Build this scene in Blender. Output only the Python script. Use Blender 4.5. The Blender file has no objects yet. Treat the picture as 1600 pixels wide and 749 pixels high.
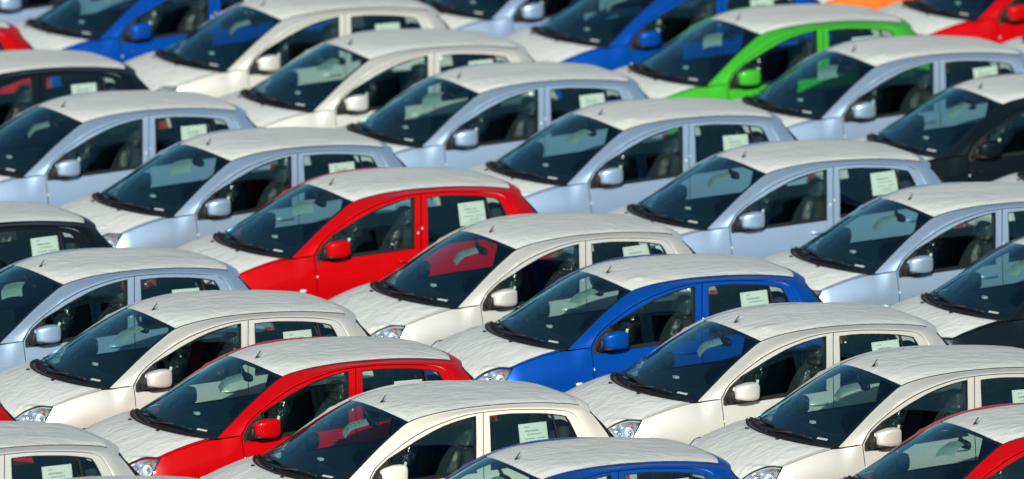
import bpy, bmesh, math, random
import numpy as np
from mathutils import Vector, Matrix, noise
from mathutils.geometry import delaunay_2d_cdt
rnd = random.Random(7)
R = math.radians
sc = bpy.context.scene
C = sc.collection
# ---------------------------------------------------------------- camera, sky, sun
cam = bpy.data.cameras.new("camera"); cam_o = bpy.data.objects.new("camera", cam); C.objects.link(cam_o)
cam_o.location = (0, 0, 19.584); cam_o.rotation_euler = (math.pi/2 - 0.180683, 0, 0)
cam.sensor_width = 36; cam.lens = 36*18975.9/1600
cam.clip_start = 1; cam.clip_end = 6000
cam.dof.use_dof = True; cam.dof.focus_distance = 95.3; cam.dof.aperture_fstop = 1.9
sc.camera = cam_o
SUN_EL, SUN_AZ = 27, -6            # azimuth: degrees east of the direction behind the camera
w = bpy.data.worlds.new("World"); sc.world = w; w.use_nodes = True
nt = w.node_tree; bg = nt.nodes["Background"]
sky = nt.nodes.new("ShaderNodeTexSky"); sky.sky_type = 'NISHITA'; sky.sun_disc = False
sky.sun_elevation = R(SUN_EL); sky.sun_rotation = R(180 - SUN_AZ)
nt.links.new(sky.outputs[0], bg.inputs[0]); bg.inputs[1].default_value = 0.06
sl = bpy.data.lights.new("sun", 'SUN'); sl.energy = 4.75; sl.angle = R(0.53); sl.color = (1.0, 0.96, 0.87)
so = bpy.data.objects.new("sun", sl); C.objects.link(so)
a = R(SUN_AZ); d = Vector((math.sin(a)*math.cos(R(SUN_EL)), -math.cos(a)*math.cos(R(SUN_EL)), math.sin(R(SUN_EL))))
so.rotation_euler = d.to_track_quat('Z', 'Y').to_euler(); so.location = (0, 60, 40)
sc.view_settings.view_transform = 'Standard'; sc.view_settings.look = 'None'
sc.view_settings.gamma = 1; sc.view_settings.exposure = 0.0
sc.cycles.transparent_max_bounces = 32; sc.cycles.max_bounces = 8; sc.cycles.diffuse_bounces = 3
sc.cycles.sample_clamp_indirect = 4

# ---------------------------------------------------------------- materials
def mat(name):
    m = bpy.data.materials.new(name); m.use_nodes = True
    return m, m.node_tree, m.node_tree.nodes["Principled BSDF"]
def N(t, kind, **kw):
    n = t.nodes.new(kind)
    for k, v in kw.items():
        if k.startswith('i_'): n.inputs[k[2:]].default_value = v
        else: setattr(n, k, v)
    return n
def simple(name, col, rough=.5, metal=0., spec=.5, bump=0, bscale=200, var=0):
    m, t, b = mat(name)
    b.inputs['Base Color'].default_value = (*col, 1); b.inputs['Roughness'].default_value = rough
    b.inputs['Metallic'].default_value = metal; b.inputs['Specular IOR Level'].default_value = spec
    if bump or var:
        tc = N(t, 'ShaderNodeTexCoord'); nz = N(t, 'ShaderNodeTexNoise'); nz.inputs['Scale'].default_value = bscale
        nz.inputs['Detail'].default_value = 4
        t.links.new(tc.outputs['Object'], nz.inputs['Vector'])
        if bump:
            bp = N(t, 'ShaderNodeBump'); bp.inputs['Strength'].default_value = bump; bp.inputs['Distance'].default_value = .002
            t.links.new(nz.outputs[0], bp.inputs['Height']); t.links.new(bp.outputs[0], b.inputs['Normal'])
        if var:
            mx = N(t, 'ShaderNodeMix', data_type='RGBA'); mx.inputs[6].default_value = (*[c*(1-var) for c in col], 1)
            mx.inputs[7].default_value = (*[min(1, c*(1+var)) for c in col], 1)
            t.links.new(nz.outputs[0], mx.inputs[0]); t.links.new(mx.outputs[2], b.inputs['Base Color'])
    return m
M = {}
# car paint: colour from the object, alpha = how metallic
m, t, b = mat("car_paint"); oi = N(t, 'ShaderNodeObjectInfo')
tc = N(t, 'ShaderNodeTexCoord')
fl = N(t, 'ShaderNodeTexNoise'); fl.inputs['Scale'].default_value = 3.0; fl.inputs['Detail'].default_value = 5
t.links.new(tc.outputs['Object'], fl.inputs['Vector'])
hs = N(t, 'ShaderNodeHueSaturation'); mr = N(t, 'ShaderNodeMapRange'); mr.inputs[3].default_value = .95; mr.inputs[4].default_value = 1.04
t.links.new(fl.outputs[0], mr.inputs[0]); t.links.new(mr.outputs[0], hs.inputs['Value'])
t.links.new(oi.outputs['Color'], hs.inputs['Color']); t.links.new(hs.outputs[0], b.inputs['Base Color'])
t.links.new(oi.outputs['Alpha'], b.inputs['Metallic'])
b.inputs['Roughness'].default_value = .40; b.inputs['Specular IOR Level'].default_value = .10; b.inputs['Coat Weight'].default_value = .4; b.inputs['Coat Roughness'].default_value = .06
M['paint'] = m
def glass(name, tint, f0=.06):
    m, t, b = mat(name); t.nodes.remove(b)
    tr = N(t, 'ShaderNodeBsdfTransparent'); tr.inputs[0].default_value = (*tint, 1)
    gl = N(t, 'ShaderNodeBsdfGlossy'); gl.inputs['Roughness'].default_value = .02; gl.inputs[0].default_value = (.38, .85, 1, 1)
    lw = N(t, 'ShaderNodeLayerWeight'); lw.inputs[0].default_value = .5
    pw = N(t, 'ShaderNodeMath', operation='POWER'); pw.inputs[1].default_value = 5
    mu = N(t, 'ShaderNodeMath', operation='MULTIPLY_ADD'); mu.inputs[1].default_value = .9; mu.inputs[2].default_value = f0
    mx = N(t, 'ShaderNodeMixShader')
    t.links.new(lw.outputs['Facing'], pw.inputs[0]); t.links.new(pw.outputs[0], mu.inputs[0]); t.links.new(mu.outputs[0], mx.inputs[0])
    t.links.new(tr.outputs[0], mx.inputs[1]); t.links.new(gl.outputs[0], mx.inputs[2])
    t.links.new(mx.outputs[0], t.nodes['Material Output'].inputs[0])
    return m
M['glass'] = glass("window_glass", (.77, .88, .83), .10)
M['wglass'] = glass("windshield_glass", (.58, .80, .79), .20)
M['lens'] = glass("clear_lens", (.93, .96, .97), .05)
M['black'] = simple("black_plastic", (.014, .013, .014), .55, bump=.3, bscale=600)
M['cowl'] = simple("cowl_plastic", (.010, .008, .012), .5, bump=.4, bscale=500)
M['sail'] = simple("mirror_mount_plastic", (.020, .017, .016), .55)
M['rubber'] = simple("rubber_seal", (.008, .008, .009), .6)
M['tyre'] = simple("tyre_rubber", (.02, .02, .02), .8, bump=.5, bscale=300)
M['cloth'] = simple("seat_cloth", (.020, .028, .034), .9, bump=.6, bscale=700, var=.25)
M['trim'] = simple("interior_trim", (.007, .018, .026), .6, bump=.3, bscale=500)
M['trimlight'] = simple("headliner_cloth", (.30, .30, .28), .9, bump=.3, bscale=600)
M['chrome'] = simple("chrome", (.8, .85, .9), .12, 1., bump=.5, bscale=40)
M['reflector'] = simple('lamp_reflector_silver', (.80, .86, .93), .22, .75, bump=.8, bscale=30)
M['rim'] = simple("wheel_rim_alloy", (.5, .5, .5), .3, .8)
M['amber'] = simple("amber_bulb", (.8, .22, .03), .2)
M['red'] = simple("red_lens", (.5, .01, .01), .15)
M['tagred'] = simple("red_tag_plastic", (.75, .03, .02), .4)
M['white'] = simple("white_sticker_paper", (.78, .78, .76), .6)
M['greylabel'] = simple('grey_label', (.45, .46, .46), .6)
M['ink'] = simple("printed_ink", (.12, .14, .15), .7)
M['pad'] = simple("white_foam_pad", (.8, .8, .78), .7)
# protective non-woven cover: white with crinkles, different on every car
m, t, b = mat("protective_cover"); oi = N(t, 'ShaderNodeObjectInfo'); tc = N(t, 'ShaderNodeTexCoord')
ad = N(t, 'ShaderNodeVectorMath', operation='ADD'); ml = N(t, 'ShaderNodeMath', operation='MULTIPLY'); ml.inputs[1].default_value = 60
t.links.new(oi.outputs['Random'], ml.inputs[0]); t.links.new(tc.outputs['Object'], ad.inputs[0]); t.links.new(ml.outputs[0], ad.inputs[1])
mp = N(t, 'ShaderNodeMapping'); mp.inputs['Scale'].default_value = (1.6, 2.8, 2.0); mp.inputs['Rotation'].default_value = (0, 0, .35)
t.links.new(ad.outputs[0], mp.inputs[0])
n1 = N(t, 'ShaderNodeTexNoise'); n1.inputs['Scale'].default_value = 2.2; n1.inputs['Detail'].default_value = 3.5; n1.inputs['Roughness'].default_value = .5; n1.inputs['Distortion'].default_value = 1.6
t.links.new(mp.outputs[0], n1.inputs['Vector'])
n2 = N(t, 'ShaderNodeTexNoise'); n2.inputs['Scale'].default_value = 45; n2.inputs['Detail'].default_value = 3
t.links.new(ad.outputs[0], n2.inputs['Vector'])
mm = N(t, 'ShaderNodeMath', operation='MULTIPLY_ADD'); mm.inputs[1].default_value = .12
t.links.new(n2.outputs[0], mm.inputs[0]); t.links.new(n1.outputs[0], mm.inputs[2])
bp = N(t, 'ShaderNodeBump'); bp.inputs['Strength'].default_value = .55; bp.inputs['Distance'].default_value = .03
t.links.new(mm.outputs[0], bp.inputs['Height']); t.links.new(bp.outputs[0], b.inputs['Normal'])
mx = N(t, 'ShaderNodeMix', data_type='RGBA'); mx.inputs[6].default_value = (.53, .575, .565, 1); mx.inputs[7].default_value = (.64, .68, .655, 1)
t.links.new(n1.outputs[0], mx.inputs[0]); t.links.new(mx.outputs[2], b.inputs['Base Color'])
b.inputs['Roughness'].default_value = .55; b.inputs['Specular IOR Level'].default_value = .35
M['cover'] = m
# crinkled clear plastic over the seats
for key_, amount in (('film', .16), ('film2', .05)):
  m, t, b = mat("crinkled_plastic_film"); t.nodes.remove(b)
  tr = N(t, 'ShaderNodeBsdfTransparent'); tr.inputs[0].default_value = (.8, .86, .86, 1)
  gl = N(t, 'ShaderNodeBsdfGlossy'); gl.inputs['Roughness'].default_value = .16
  tc = N(t, 'ShaderNodeTexCoord'); nz = N(t, 'ShaderNodeTexNoise'); nz.inputs['Scale'].default_value = 13; nz.inputs['Detail'].default_value = 3; nz.inputs['Distortion'].default_value = 2
  t.links.new(tc.outputs['Object'], nz.inputs['Vector'])
  bp = N(t, 'ShaderNodeBump'); bp.inputs['Strength'].default_value = 1; bp.inputs['Distance'].default_value = .03
  t.links.new(nz.outputs[0], bp.inputs['Height']); t.links.new(bp.outputs[0], gl.inputs['Normal'])
  mx = N(t, 'ShaderNodeMixShader'); mx.inputs[0].default_value = amount
  t.links.new(tr.outputs[0], mx.inputs[1]); t.links.new(gl.outputs[0], mx.inputs[2]); t.links.new(mx.outputs[0], t.nodes['Material Output'].inputs[0])
  M[key_] = m
# asphalt
m, t, b = mat("asphalt"); tc = N(t, 'ShaderNodeTexCoord'); nz = N(t, 'ShaderNodeTexNoise'); nz.inputs['Scale'].default_value = 1.2; nz.inputs['Detail'].default_value = 9
t.links.new(tc.outputs['Object'], nz.inputs['Vector'])
mx = N(t, 'ShaderNodeMix', data_type='RGBA'); mx.inputs[6].default_value = (.040, .040, .042, 1); mx.inputs[7].default_value = (.075, .073, .07, 1)
t.links.new(nz.outputs[0], mx.inputs[0]); t.links.new(mx.outputs[2], b.inputs['Base Color']); b.inputs['Roughness'].default_value = .9
n2 = N(t, 'ShaderNodeTexNoise'); n2.inputs['Scale'].default_value = 90; t.links.new(tc.outputs['Object'], n2.inputs['Vector'])
bp = N(t, 'ShaderNodeBump'); bp.inputs['Strength'].default_value = .6; bp.inputs['Distance'].default_value = .01
t.links.new(n2.outputs[0], bp.inputs['Height']); t.links.new(bp.outputs[0], b.inputs['Normal'])
M['asphalt'] = m

# ---------------------------------------------------------------- ground
gm = bpy.data.meshes.new("ground"); S = 3000
gm.from_pydata([(-S, -S, 0), (S, -S, 0), (S, S, 0), (-S, S, 0)], [], [(0, 1, 2, 3)]); gm.materials.append(M['asphalt'])
go = bpy.data.objects.new("ground", gm); C.objects.link(go); go['kind'] = 'structure'

# ---------------------------------------------------------------- curve helpers
def crv(P, n_or_t):
    """Catmull-Rom through P at parameters t (0..len-1)."""
    P = np.array(P, float); ts = np.linspace(0, len(P)-1, n_or_t) if np.isscalar(n_or_t) else np.asarray(n_or_t, float)
    Q = np.vstack([2*P[0]-P[1], P, 2*P[-1]-P[-2]]); out = []
    for t in ts:
        i = min(int(t), len(P)-2); u = t-i; p0, p1, p2, p3 = Q[i], Q[i+1], Q[i+2], Q[i+3]
        out.append(.5*((2*p1)+(-p0+p2)*u+(2*p0-5*p1+4*p2-p3)*u*u+(-p0+3*p1-3*p2+p3)*u**3))
    return np.array(out)
def itp(xs, ys, x):
    """smooth 1-D interpolation (cubic Hermite, clamped)."""
    x = np.clip(np.asarray(x, float), xs[0], xs[-1]); xs = np.array(xs, float); ys = np.array(ys, float)
    dd = np.diff(ys)/np.diff(xs); m = np.r_[dd[0], (dd[1:]+dd[:-1])/2, dd[-1]]
    i = np.clip(np.searchsorted(xs, x)-1, 0, len(xs)-2); h = xs[i+1]-xs[i]; u = (x-xs[i])/h
    return (2*u**3-3*u**2+1)*ys[i]+(u**3-2*u**2+u)*h*m[i]+(-2*u**3+3*u**2)*ys[i+1]+(u**3-u**2)*h*m[i+1]

# ---------------------------------------------------------------- the body's surfaces (x forward, y left, z up; metres)
ZP = [.10, .20, .32, .45, .60, .72, .79, .82, .88, .95, 1.0, 1.10, 1.20, 1.30, 1.40, 1.46]
YP = [.70, .752, .780, .792, .797, .795, .788, .780, .765, .744, .733, .710, .690, .670, .653, .64]
def side_y(x, z):
    y = itp(ZP, YP, z); x = np.asarray(x, float)
    f = 1-.02*(np.maximum(0, x-.1)/.7)**1.5-1.6*np.maximum(0, x-1.4)**2
    k = itp([0, .5, .9, 1.05, 1.2, 1.325, 1.46], [.008, .010, .02, .032, .055, .082, .10], z)
    r = 1-k*np.maximum(0, -x-.1)**2-.35*(np.maximum(0, -x-1.35)/.3)**2
    return y*f*r
def fender_y(x, z):
    x = np.asarray(x, float); z = np.asarray(z, float)
    X = [.79, .88, .975, 1.05, 1.2, 1.35, 1.475, 1.60, 1.75]
    yS = itp(X, [.724, .711, .694, .690, .687, .681, .669, .635, .5], x)
    zS = itp(X, [.976, .966, .956, .957, .931, .893, .853, .78, .70], x)
    z0 = zS-.22; y0 = side_y(x, z0); t = np.clip((z-z0)/(zS-z0), 0, 1.15)
    ft = y0+(yS-y0)*(.12*t+.88*t**2.0); w_ = np.clip((x-.793)/.14, 0, 1); w_ = w_*w_*(3-2*w_)
    s = side_y(x, z); return np.where(z > z0, s*(1-w_)+ft*w_, s)
UP = [(.983,.682,.964),(.80,.622,1.080),(.63,.573,1.190),(.46,.530,1.290),(.311,.495,1.362),(.13,.503,1.403),(-.06,.508,1.422),(-.25,.511,1.430),
      (-.50,.510,1.427),(-.75,.505,1.413),(-.98,.498,1.388),(-1.177,.488,1.353),(-1.262,.515,1.295),(-1.345,.560,1.18),(-1.425,.615,1.04),(-1.50,.660,.90)]
DX = [(.793,.974),(.720,1.072),(.608,1.152),(.46,1.236),(.30,1.308),(.12,1.362),(-.07,1.400),(-.25,1.412),(-.50,1.408),(-.75,1.386),(-.95,1.358),
      (-1.05,1.325),(-1.10,1.27),(-1.15,1.16),(-1.185,1.05),(-1.185,.92)]
DP = [(x, float(side_y(x, z)), z) for x, z in DX]
def U(t): return crv(UP, t)
def D(t): return crv(DP, t)

# ---------------------------------------------------------------- mesh builders
class MB:
    def __init__(s): s.v = []; s.f = []; s.n = []; s.m = []
    def add(s, verts, faces, normals=None, mi=0):
        o = len(s.v); s.v += [tuple(map(float, p)) for p in verts]; s.f += [tuple(i+o for i in f) for f in faces]
        s.n += [None]*len(verts) if normals is None else [tuple(map(float, q)) for q in normals]; s.m += [mi]*len(faces)
        return s
    def mesh(s, name, mats, smooth=True, angle=None):
        me = bpy.data.meshes.new(name); me.from_pydata(s.v, [], s.f)
        for mt in (mats if isinstance(mats, (list, tuple)) else [mats]): me.materials.append(mt)
        me.polygons.foreach_set('material_index', s.m); me.polygons.foreach_set('use_smooth', [smooth]*len(s.f)); me.update()
        if angle: me.set_sharp_from_angle(angle=R(angle))
        if any(q is not None for q in s.n):
            nn = [q if q is not None else tuple(me.vertices[i].normal) for i, q in enumerate(s.n)]
            me.normals_split_custom_set_from_vertices(nn)
        return me
def grid(mb, P, flip=False, mi=0):
    P = np.asarray(P); a, b_ = P.shape[:2]; V = P.reshape(-1, 3); F = []
    for i in range(a-1):
        for j in range(b_-1):
            q = (i*b_+j, (i+1)*b_+j, (i+1)*b_+j+1, i*b_+j+1); F.append(q[::-1] if flip else q)
    return mb.add(V, F, mi=mi)
def box(mb, c, s, rot=None, bev=0.0, mi=0):
    bm = bmesh.new(); bmesh.ops.create_cube(bm, size=1); bmesh.ops.scale(bm, vec=s, verts=bm.verts)
    if bev: bmesh.ops.bevel(bm, geom=bm.edges[:], offset=bev, segments=3, profile=.6, affect='EDGES')
    if rot is not None: bmesh.ops.transform(bm, matrix=rot.to_4x4(), verts=bm.verts)
    bm.verts.index_update(); v = [(p.co.x+c[0], p.co.y+c[1], p.co.z+c[2]) for p in bm.verts]; f = [tuple(q.index for q in p.verts) for p in bm.faces]
    bm.free(); return mb.add(v, f, mi=mi)
def ell(mb, c, r, p=2.0, nu=20, nv=12, fn=None, mi=0):
    """superellipsoid; fn may bend the points."""
    sg = lambda q, e: math.copysign(abs(q)**e, q)
    V = []; e = 2/p
    for i in range(nv+1):
        a_ = -math.pi/2+math.pi*i/nv
        for j in range(nu):
            b_ = 2*math.pi*j/nu
            q = Vector((sg(math.cos(a_), e)*sg(math.cos(b_), e)*r[0], sg(math.cos(a_), e)*sg(math.sin(b_), e)*r[1], sg(math.sin(a_), e)*r[2]))
            if fn: q = fn(q)
            V.append((q.x+c[0], q.y+c[1], q.z+c[2]))
    F = [(i*nu+j, i*nu+(j+1) % nu, (i+1)*nu+(j+1) % nu, (i+1)*nu+j) for i in range(nv) for j in range(nu)]
    return mb.add(V, F, mi=mi)
def tube(mb, pts, r, n=8, mi=0):
    pts = [Vector(p) for p in pts]; V = []; rr = r if isinstance(r, (list, tuple)) else [r]*len(pts)
    for k, p in enumerate(pts):
        t = (pts[min(k+1, len(pts)-1)]-pts[max(k-1, 0)]).normalized(); a_ = t.orthogonal() if abs(t.z) > .99 else t.cross(Vector((0, 0, 1))).normalized(); b_ = t.cross(a_).normalized(); a_ = b_.cross(t).normalized()
        V += [tuple(p+(a_*math.cos(2*math.pi*j/n)+b_*math.sin(2*math.pi*j/n))*rr[k]) for j in range(n)]
    F = [(k*n+j, k*n+(j+1) % n, (k+1)*n+(j+1) % n, (k+1)*n+j) for k in range(len(pts)-1) for j in range(n)]
    F += [tuple(range(n))[::-1], tuple(range((len(pts)-1)*n, len(pts)*n))]
    return mb.add(V, F, mi=mi)
def lathe_y(mb, prof, n=28, c=(0, 0, 0), mi=0):
    V = [(c[0]+r*math.cos(2*math.pi*j/n), c[1]+y, c[2]+r*math.sin(2*math.pi*j/n)) for r, y in prof for j in range(n)]
    F = [(k*n+j, k*n+(j+1) % n, (k+1)*n+(j+1) % n, (k+1)*n+j) for k in range(len(prof)-1) for j in range(n)]
    return mb.add(V, F, mi=mi)
def densify(poly, step):
    out = []
    for i, p in enumerate(poly):
        q = poly[(i+1) % len(poly)]; L = math.dist(p, q); k = max(1, int(L/step+.5))
        out += [(p[0]+(q[0]-p[0])*j/k, p[1]+(q[1]-p[1])*j/k) for j in range(k)]
    return out
def area(p): return .5*sum(p[i][0]*p[(i+1) % len(p)][1]-p[(i+1) % len(p)][0]*p[i][1] for i in range(len(p)))
def inside(pt, poly):
    c = False; x, y = pt; n = len(poly); j = n-1
    for i in range(n):
        if (poly[i][1] > y) != (poly[j][1] > y) and x < (poly[j][0]-poly[i][0])*(y-poly[i][1])/(poly[j][1]-poly[i][1])+poly[i][0]: c = not c
        j = i
    return c
def shrink(poly, d_):
    """offset a polygon inwards by d_."""
    s = 1 if area(poly) > 0 else -1; n = len(poly); out = []
    for i in range(n):
        a_, b_, c_ = poly[i-1], poly[i], poly[(i+1) % n]
        e1 = Vector((b_[0]-a_[0], b_[1]-a_[1])).normalized(); e2 = Vector((c_[0]-b_[0], c_[1]-b_[1])).normalized()
        n1 = Vector((-e1.y, e1.x))*s; n2 = Vector((-e2.y, e2.x))*s; m_ = n1+n2
        k = d_/max(.5, m_.length_squared/2); out.append((b_[0]+m_.x*k, b_[1]+m_.y*k))
    return out
def panel(mb, outer, fn, holes=(), off=0.0, rim=.02, step=.05, gap=.0035, mi=0, hgap=0.0):
    """a piece of the body side: polygon in (x, z) laid on the height field y = fn(x, z), edges returned inwards."""
    outer = densify(shrink(outer, gap) if gap else outer, step); holes = [densify(shrink(h, -hgap) if hgap else h, step) for h in holes]
    rings = [outer]+holes; pts = []; edges = []; rid = []
    for r_ in rings:
        o = len(pts); pts += r_; edges += [(o+i, o+(i+1) % len(r_)) for i in range(len(r_))]; rid.append((o, len(r_)))
    xs = [p[0] for p in outer]; zs = [p[1] for p in outer]; nb = len(pts)
    def clear(q): return all((q[0]-p[0])**2+(q[1]-p[1])**2 > (step*.45)**2 for p in pts[:nb])
    x = min(xs)+step/2
    while x < max(xs):
        z = min(zs)+step/2
        while z < max(zs):
            if inside((x, z), outer) and not any(inside((x, z), h) for h in holes) and clear((x, z)): pts.append((x, z))
            z += step
        x += step
    vs, es, fs, ov, oe, of = delaunay_2d_cdt([Vector(p) for p in pts], edges, [], 0, 1e-6)
    P = [(v.x, v.y) for v in vs]; F = []
    for f_ in fs:
        c_ = (sum(P[i][0] for i in f_)/len(f_), sum(P[i][1] for i in f_)/len(f_))
        if inside(c_, outer) and not any(inside(c_, h) for h in holes): F.append(tuple(f_))
    A = np.array(P); y = fn(A[:, 0], A[:, 1])+off; e = 1e-3
    dx = (fn(A[:, 0]+e, A[:, 1])-fn(A[:, 0]-e, A[:, 1]))/(2*e); dz = (fn(A[:, 0], A[:, 1]+e)-fn(A[:, 0], A[:, 1]-e))/(2*e)
    nn = np.stack([-dx, np.ones(len(A)), -dz], 1); nn /= np.linalg.norm(nn, axis=1)[:, None]
    F2 = []
    for f_ in F:   # wind so that the normal points to +y:  (x, z) ccw gives -y
        ar = sum(P[f_[i]][0]*P[f_[(i+1) % len(f_)]][1]-P[f_[(i+1) % len(f_)]][0]*P[f_[i]][1] for i in range(len(f_)))
        F2.append(f_[::-1] if ar > 0 else f_)
    mb.add(np.stack([A[:, 0], y, A[:, 1]], 1), F2, nn, mi)
    if rim:
        for k, r_ in enumerate(rings):
            B = np.array(r_); yy = fn(B[:, 0], B[:, 1])+off; n_ = len(r_); s = area(r_) > 0
            t_ = np.roll(B, -1, 0)-np.roll(B, 1, 0); nr = np.stack([t_[:, 1], np.zeros(n_), -t_[:, 0]], 1)
            if (not s) != (k > 0): nr = -nr
            nr /= np.linalg.norm(nr, axis=1)[:, None]+1e-9
            V = np.vstack([np.stack([B[:, 0], yy, B[:, 1]], 1), np.stack([B[:, 0], yy-rim, B[:, 1]], 1)])
            Fr = [(i, (i+1) % n_, (i+1) % n_+n_, i+n_) for i in range(n_)]
            if s != (k > 0): Fr = [q[::-1] for q in Fr]
            mb.add(V, Fr, np.vstack([nr, nr]), mi)
    return mb
def mirror(me, name=None):
    m2 = me.copy(); m2.name = name or me.name
    co = np.empty(len(m2.vertices)*3); m2.vertices.foreach_get('co', co); co[1::3] *= -1; m2.vertices.foreach_set('co', co)
    nn = None
    if m2.has_custom_normals:
        nn = np.array([tuple(c.vector) for c in me.corner_normals]); nn[:, 1] *= -1
        loops = [list(p.loop_indices) for p in me.polygons]
    m2.flip_normals()
    if nn is not None:
        out = np.empty_like(nn)
        # flip_normals keeps the first corner and reverses the rest; match by vertex
        for p2, li in zip(m2.polygons, loops):
            by = {me.loops[l].vertex_index: nn[l] for l in li}
            for l in p2.loop_indices: out[l] = by[m2.loops[l].vertex_index]
        m2.normals_split_custom_set(out.tolist())
    m2.update(); return m2

# ---------------------------------------------------------------- the car's pieces
PARTS = []     # (key, name, parent key, mesh, painted?, label)
def part(key, name, parent, me, paint=False, label=None): PARTS.append((key, name, parent, me, paint, label))
def both(key, name, parent, me, paint=False, pm=None, label=None):
    """left piece and its mirror image; parent key gets the same suffix when the parent is itself a pair."""
    for s, q in (('L', me), ('R', mirror(me))):
        part(key+s, name, (parent+s) if (parent and pm) else parent, q, paint, label)
P_ = M['paint']
# windshield, roof
BX = lambda t: itp([0, 4], [.175, .075], t); BZ = lambda t: itp([0, 4], [.004, .052], t)
def wsurf(t, v, dn=0.0):
    u = U([t])[0]; q = 1-v*v; return (u[0]+BX(t)*q-dn*.5, u[1]*v, u[2]+BZ(t)*q-dn*.85)
def wpatch(t0, t1, v0, v1, nt_, nv_, dn=0.0): return [[wsurf(t, v, dn) for v in np.linspace(v0, v1, nv_)] for t in np.linspace(t0, t1, nt_)]
mb = MB(); grid(mb, wpatch(0.02, 3.985, -.985, .985, 16, 17)); part('wind', 'windshield', None, mb.mesh('windshield', M['wglass']))
mb = MB()
for (t0, t1, v0, v1, a_, b_) in ((0, 4, -1, -.945, 14, 3), (0, 4, .945, 1, 14, 3), (0, .34, -.95, .95, 3, 17), (3.80, 4, -.95, .95, 3, 17)):
    grid(mb, wpatch(t0, t1, v0, v1, a_, b_, .004))
grid(mb, wpatch(3.62, 3.82, -.10, .10, 2, 5, .004))
part('frit', 'black_glass_border', 'wind', mb.mesh('black_glass_border', M['rubber']))
CR_ = lambda t: float(itp([3.9, 4, 5, 7, 9, 11, 12.2], [.036, .037, .033, .023, .024, .030, .036], t))
BW = lambda t: float(itp([3.9, 4, 5, 7, 9, 11, 12.2], [.078, .075, .045, 0, -.03, -.06, -.09], t))
def rsurf(t, v, up=0.0):
    u = U([t])[0]; q = 1-abs(v)**(2+2.5*min(1, max(0, t-4)/1.3)); return np.array((u[0]+BW(t)*q, u[1]*v, u[2]+CR_(t)*q+up))
mb = MB(); grid(mb, [[rsurf(t, v) for v in np.linspace(-1, 1, 25)] for t in np.linspace(4.0, 12.0, 30)])
grid(mb, [[rsurf(12, v)+np.array((0, 0, -.012*k)) for v in np.linspace(-1, 1, 25)] for k in (0, 1)])
grid(mb, [[rsurf(4.0, v)+np.array((-.004*k, 0, -.022*k)) for v in np.linspace(-1, 1, 25)] for k in (1, 0)])
part('roof', 'roof', None, mb.mesh('roof', P_), True)
mb = MB(); grid(mb, [[rsurf(t, v)+np.array((0, 0, -.035)) for v in np.linspace(-1, 1, 13)] for t in np.linspace(4.1, 12.0, 16)], flip=True)
part('liner', 'headliner', 'roof', mb.mesh('headliner', M['trimlight']))
# black ditch between roof and side
mb = MB()
for s in (-1, 1):
    pts = []
    for t in np.linspace(3.95, 11.02, 40):
        u = U([t])[0]; pts.append((u[0], s*(u[1]+.001), u[2]+.0015))
    tube(mb, pts, .0042, 6)
part('ditch', 'roof_gutter_trim', 'roof', mb.mesh('roof_gutter_trim', M['rubber']))
# covers: three crinkle variants each
def wrinkle(p, s):
    a_ = noise.noise(Vector((p[0]*1.3+s*9, p[1]*5.5+.8*p[0], s*3.1)))*.0035
    b_ = noise.noise(Vector((p[0]*3.2-s*5, p[1]*11+2*p[0], s*1.7)))
    c_ = noise.noise(Vector((p[0]*7+s, p[1]*9, 4.4+s)))*.0016
    b_ += .12*noise.noise(Vector((p[0]*2, p[1]*2, s*1.1+8)))
    return a_*1.1+(max(0, 1-abs(b_)*9)**2)*.0040*max(0, noise.noise(Vector((p[0]*1.5, p[1]*2.2, s*2.9+3)))+.35)+c_*.6
def roof_cover(s):
    mb = MB(); n1_, n2_ = 76, 56; rows = []
    for i, t in enumerate(np.linspace(4.008, 10.96, n1_)):
        row = []
        for j, v in enumerate(np.linspace(-.988, .988, n2_)):
            q = rsurf(t, v)
            e = min(1, min(i, n1_-1-i, j, n2_-1-j)/3)
            q[2] += .006*e+.002+wrinkle(q, s)*(.25+.75*e)
            if s == 2:  # an air bubble near the front corner
                q[2] += .012*math.exp(-((q[0]-.20)**2/.008+(q[1]-.34)**2/.004))*(1+.6*noise.noise(Vector(q)*24))
            row.append(q)
        rows.append(row)
    grid(mb, rows); return mb.mesh('roof_cover', M['cover'])
ROOFC = [roof_cover(s) for s in range(4)]
part('rcov', 'roof_cover', 'roof', ROOFC[0])
# aerial
mb = MB(); xa = .296; zc = float(rsurf(4.45, 0)[2])+.006
ell(mb, (xa-.026, 0, zc+.001), (.040, .010, .007), 2.4, 14, 8)
tube(mb, [(xa+.004, 0, zc+.004), (xa-.014, 0, zc+.028), (xa-.036, 0, zc+.056)], [.008, .005, .0035], 8)
part('aer', 'roof_aerial', 'roof', mb.mesh('roof_aerial', M['black']))
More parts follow.
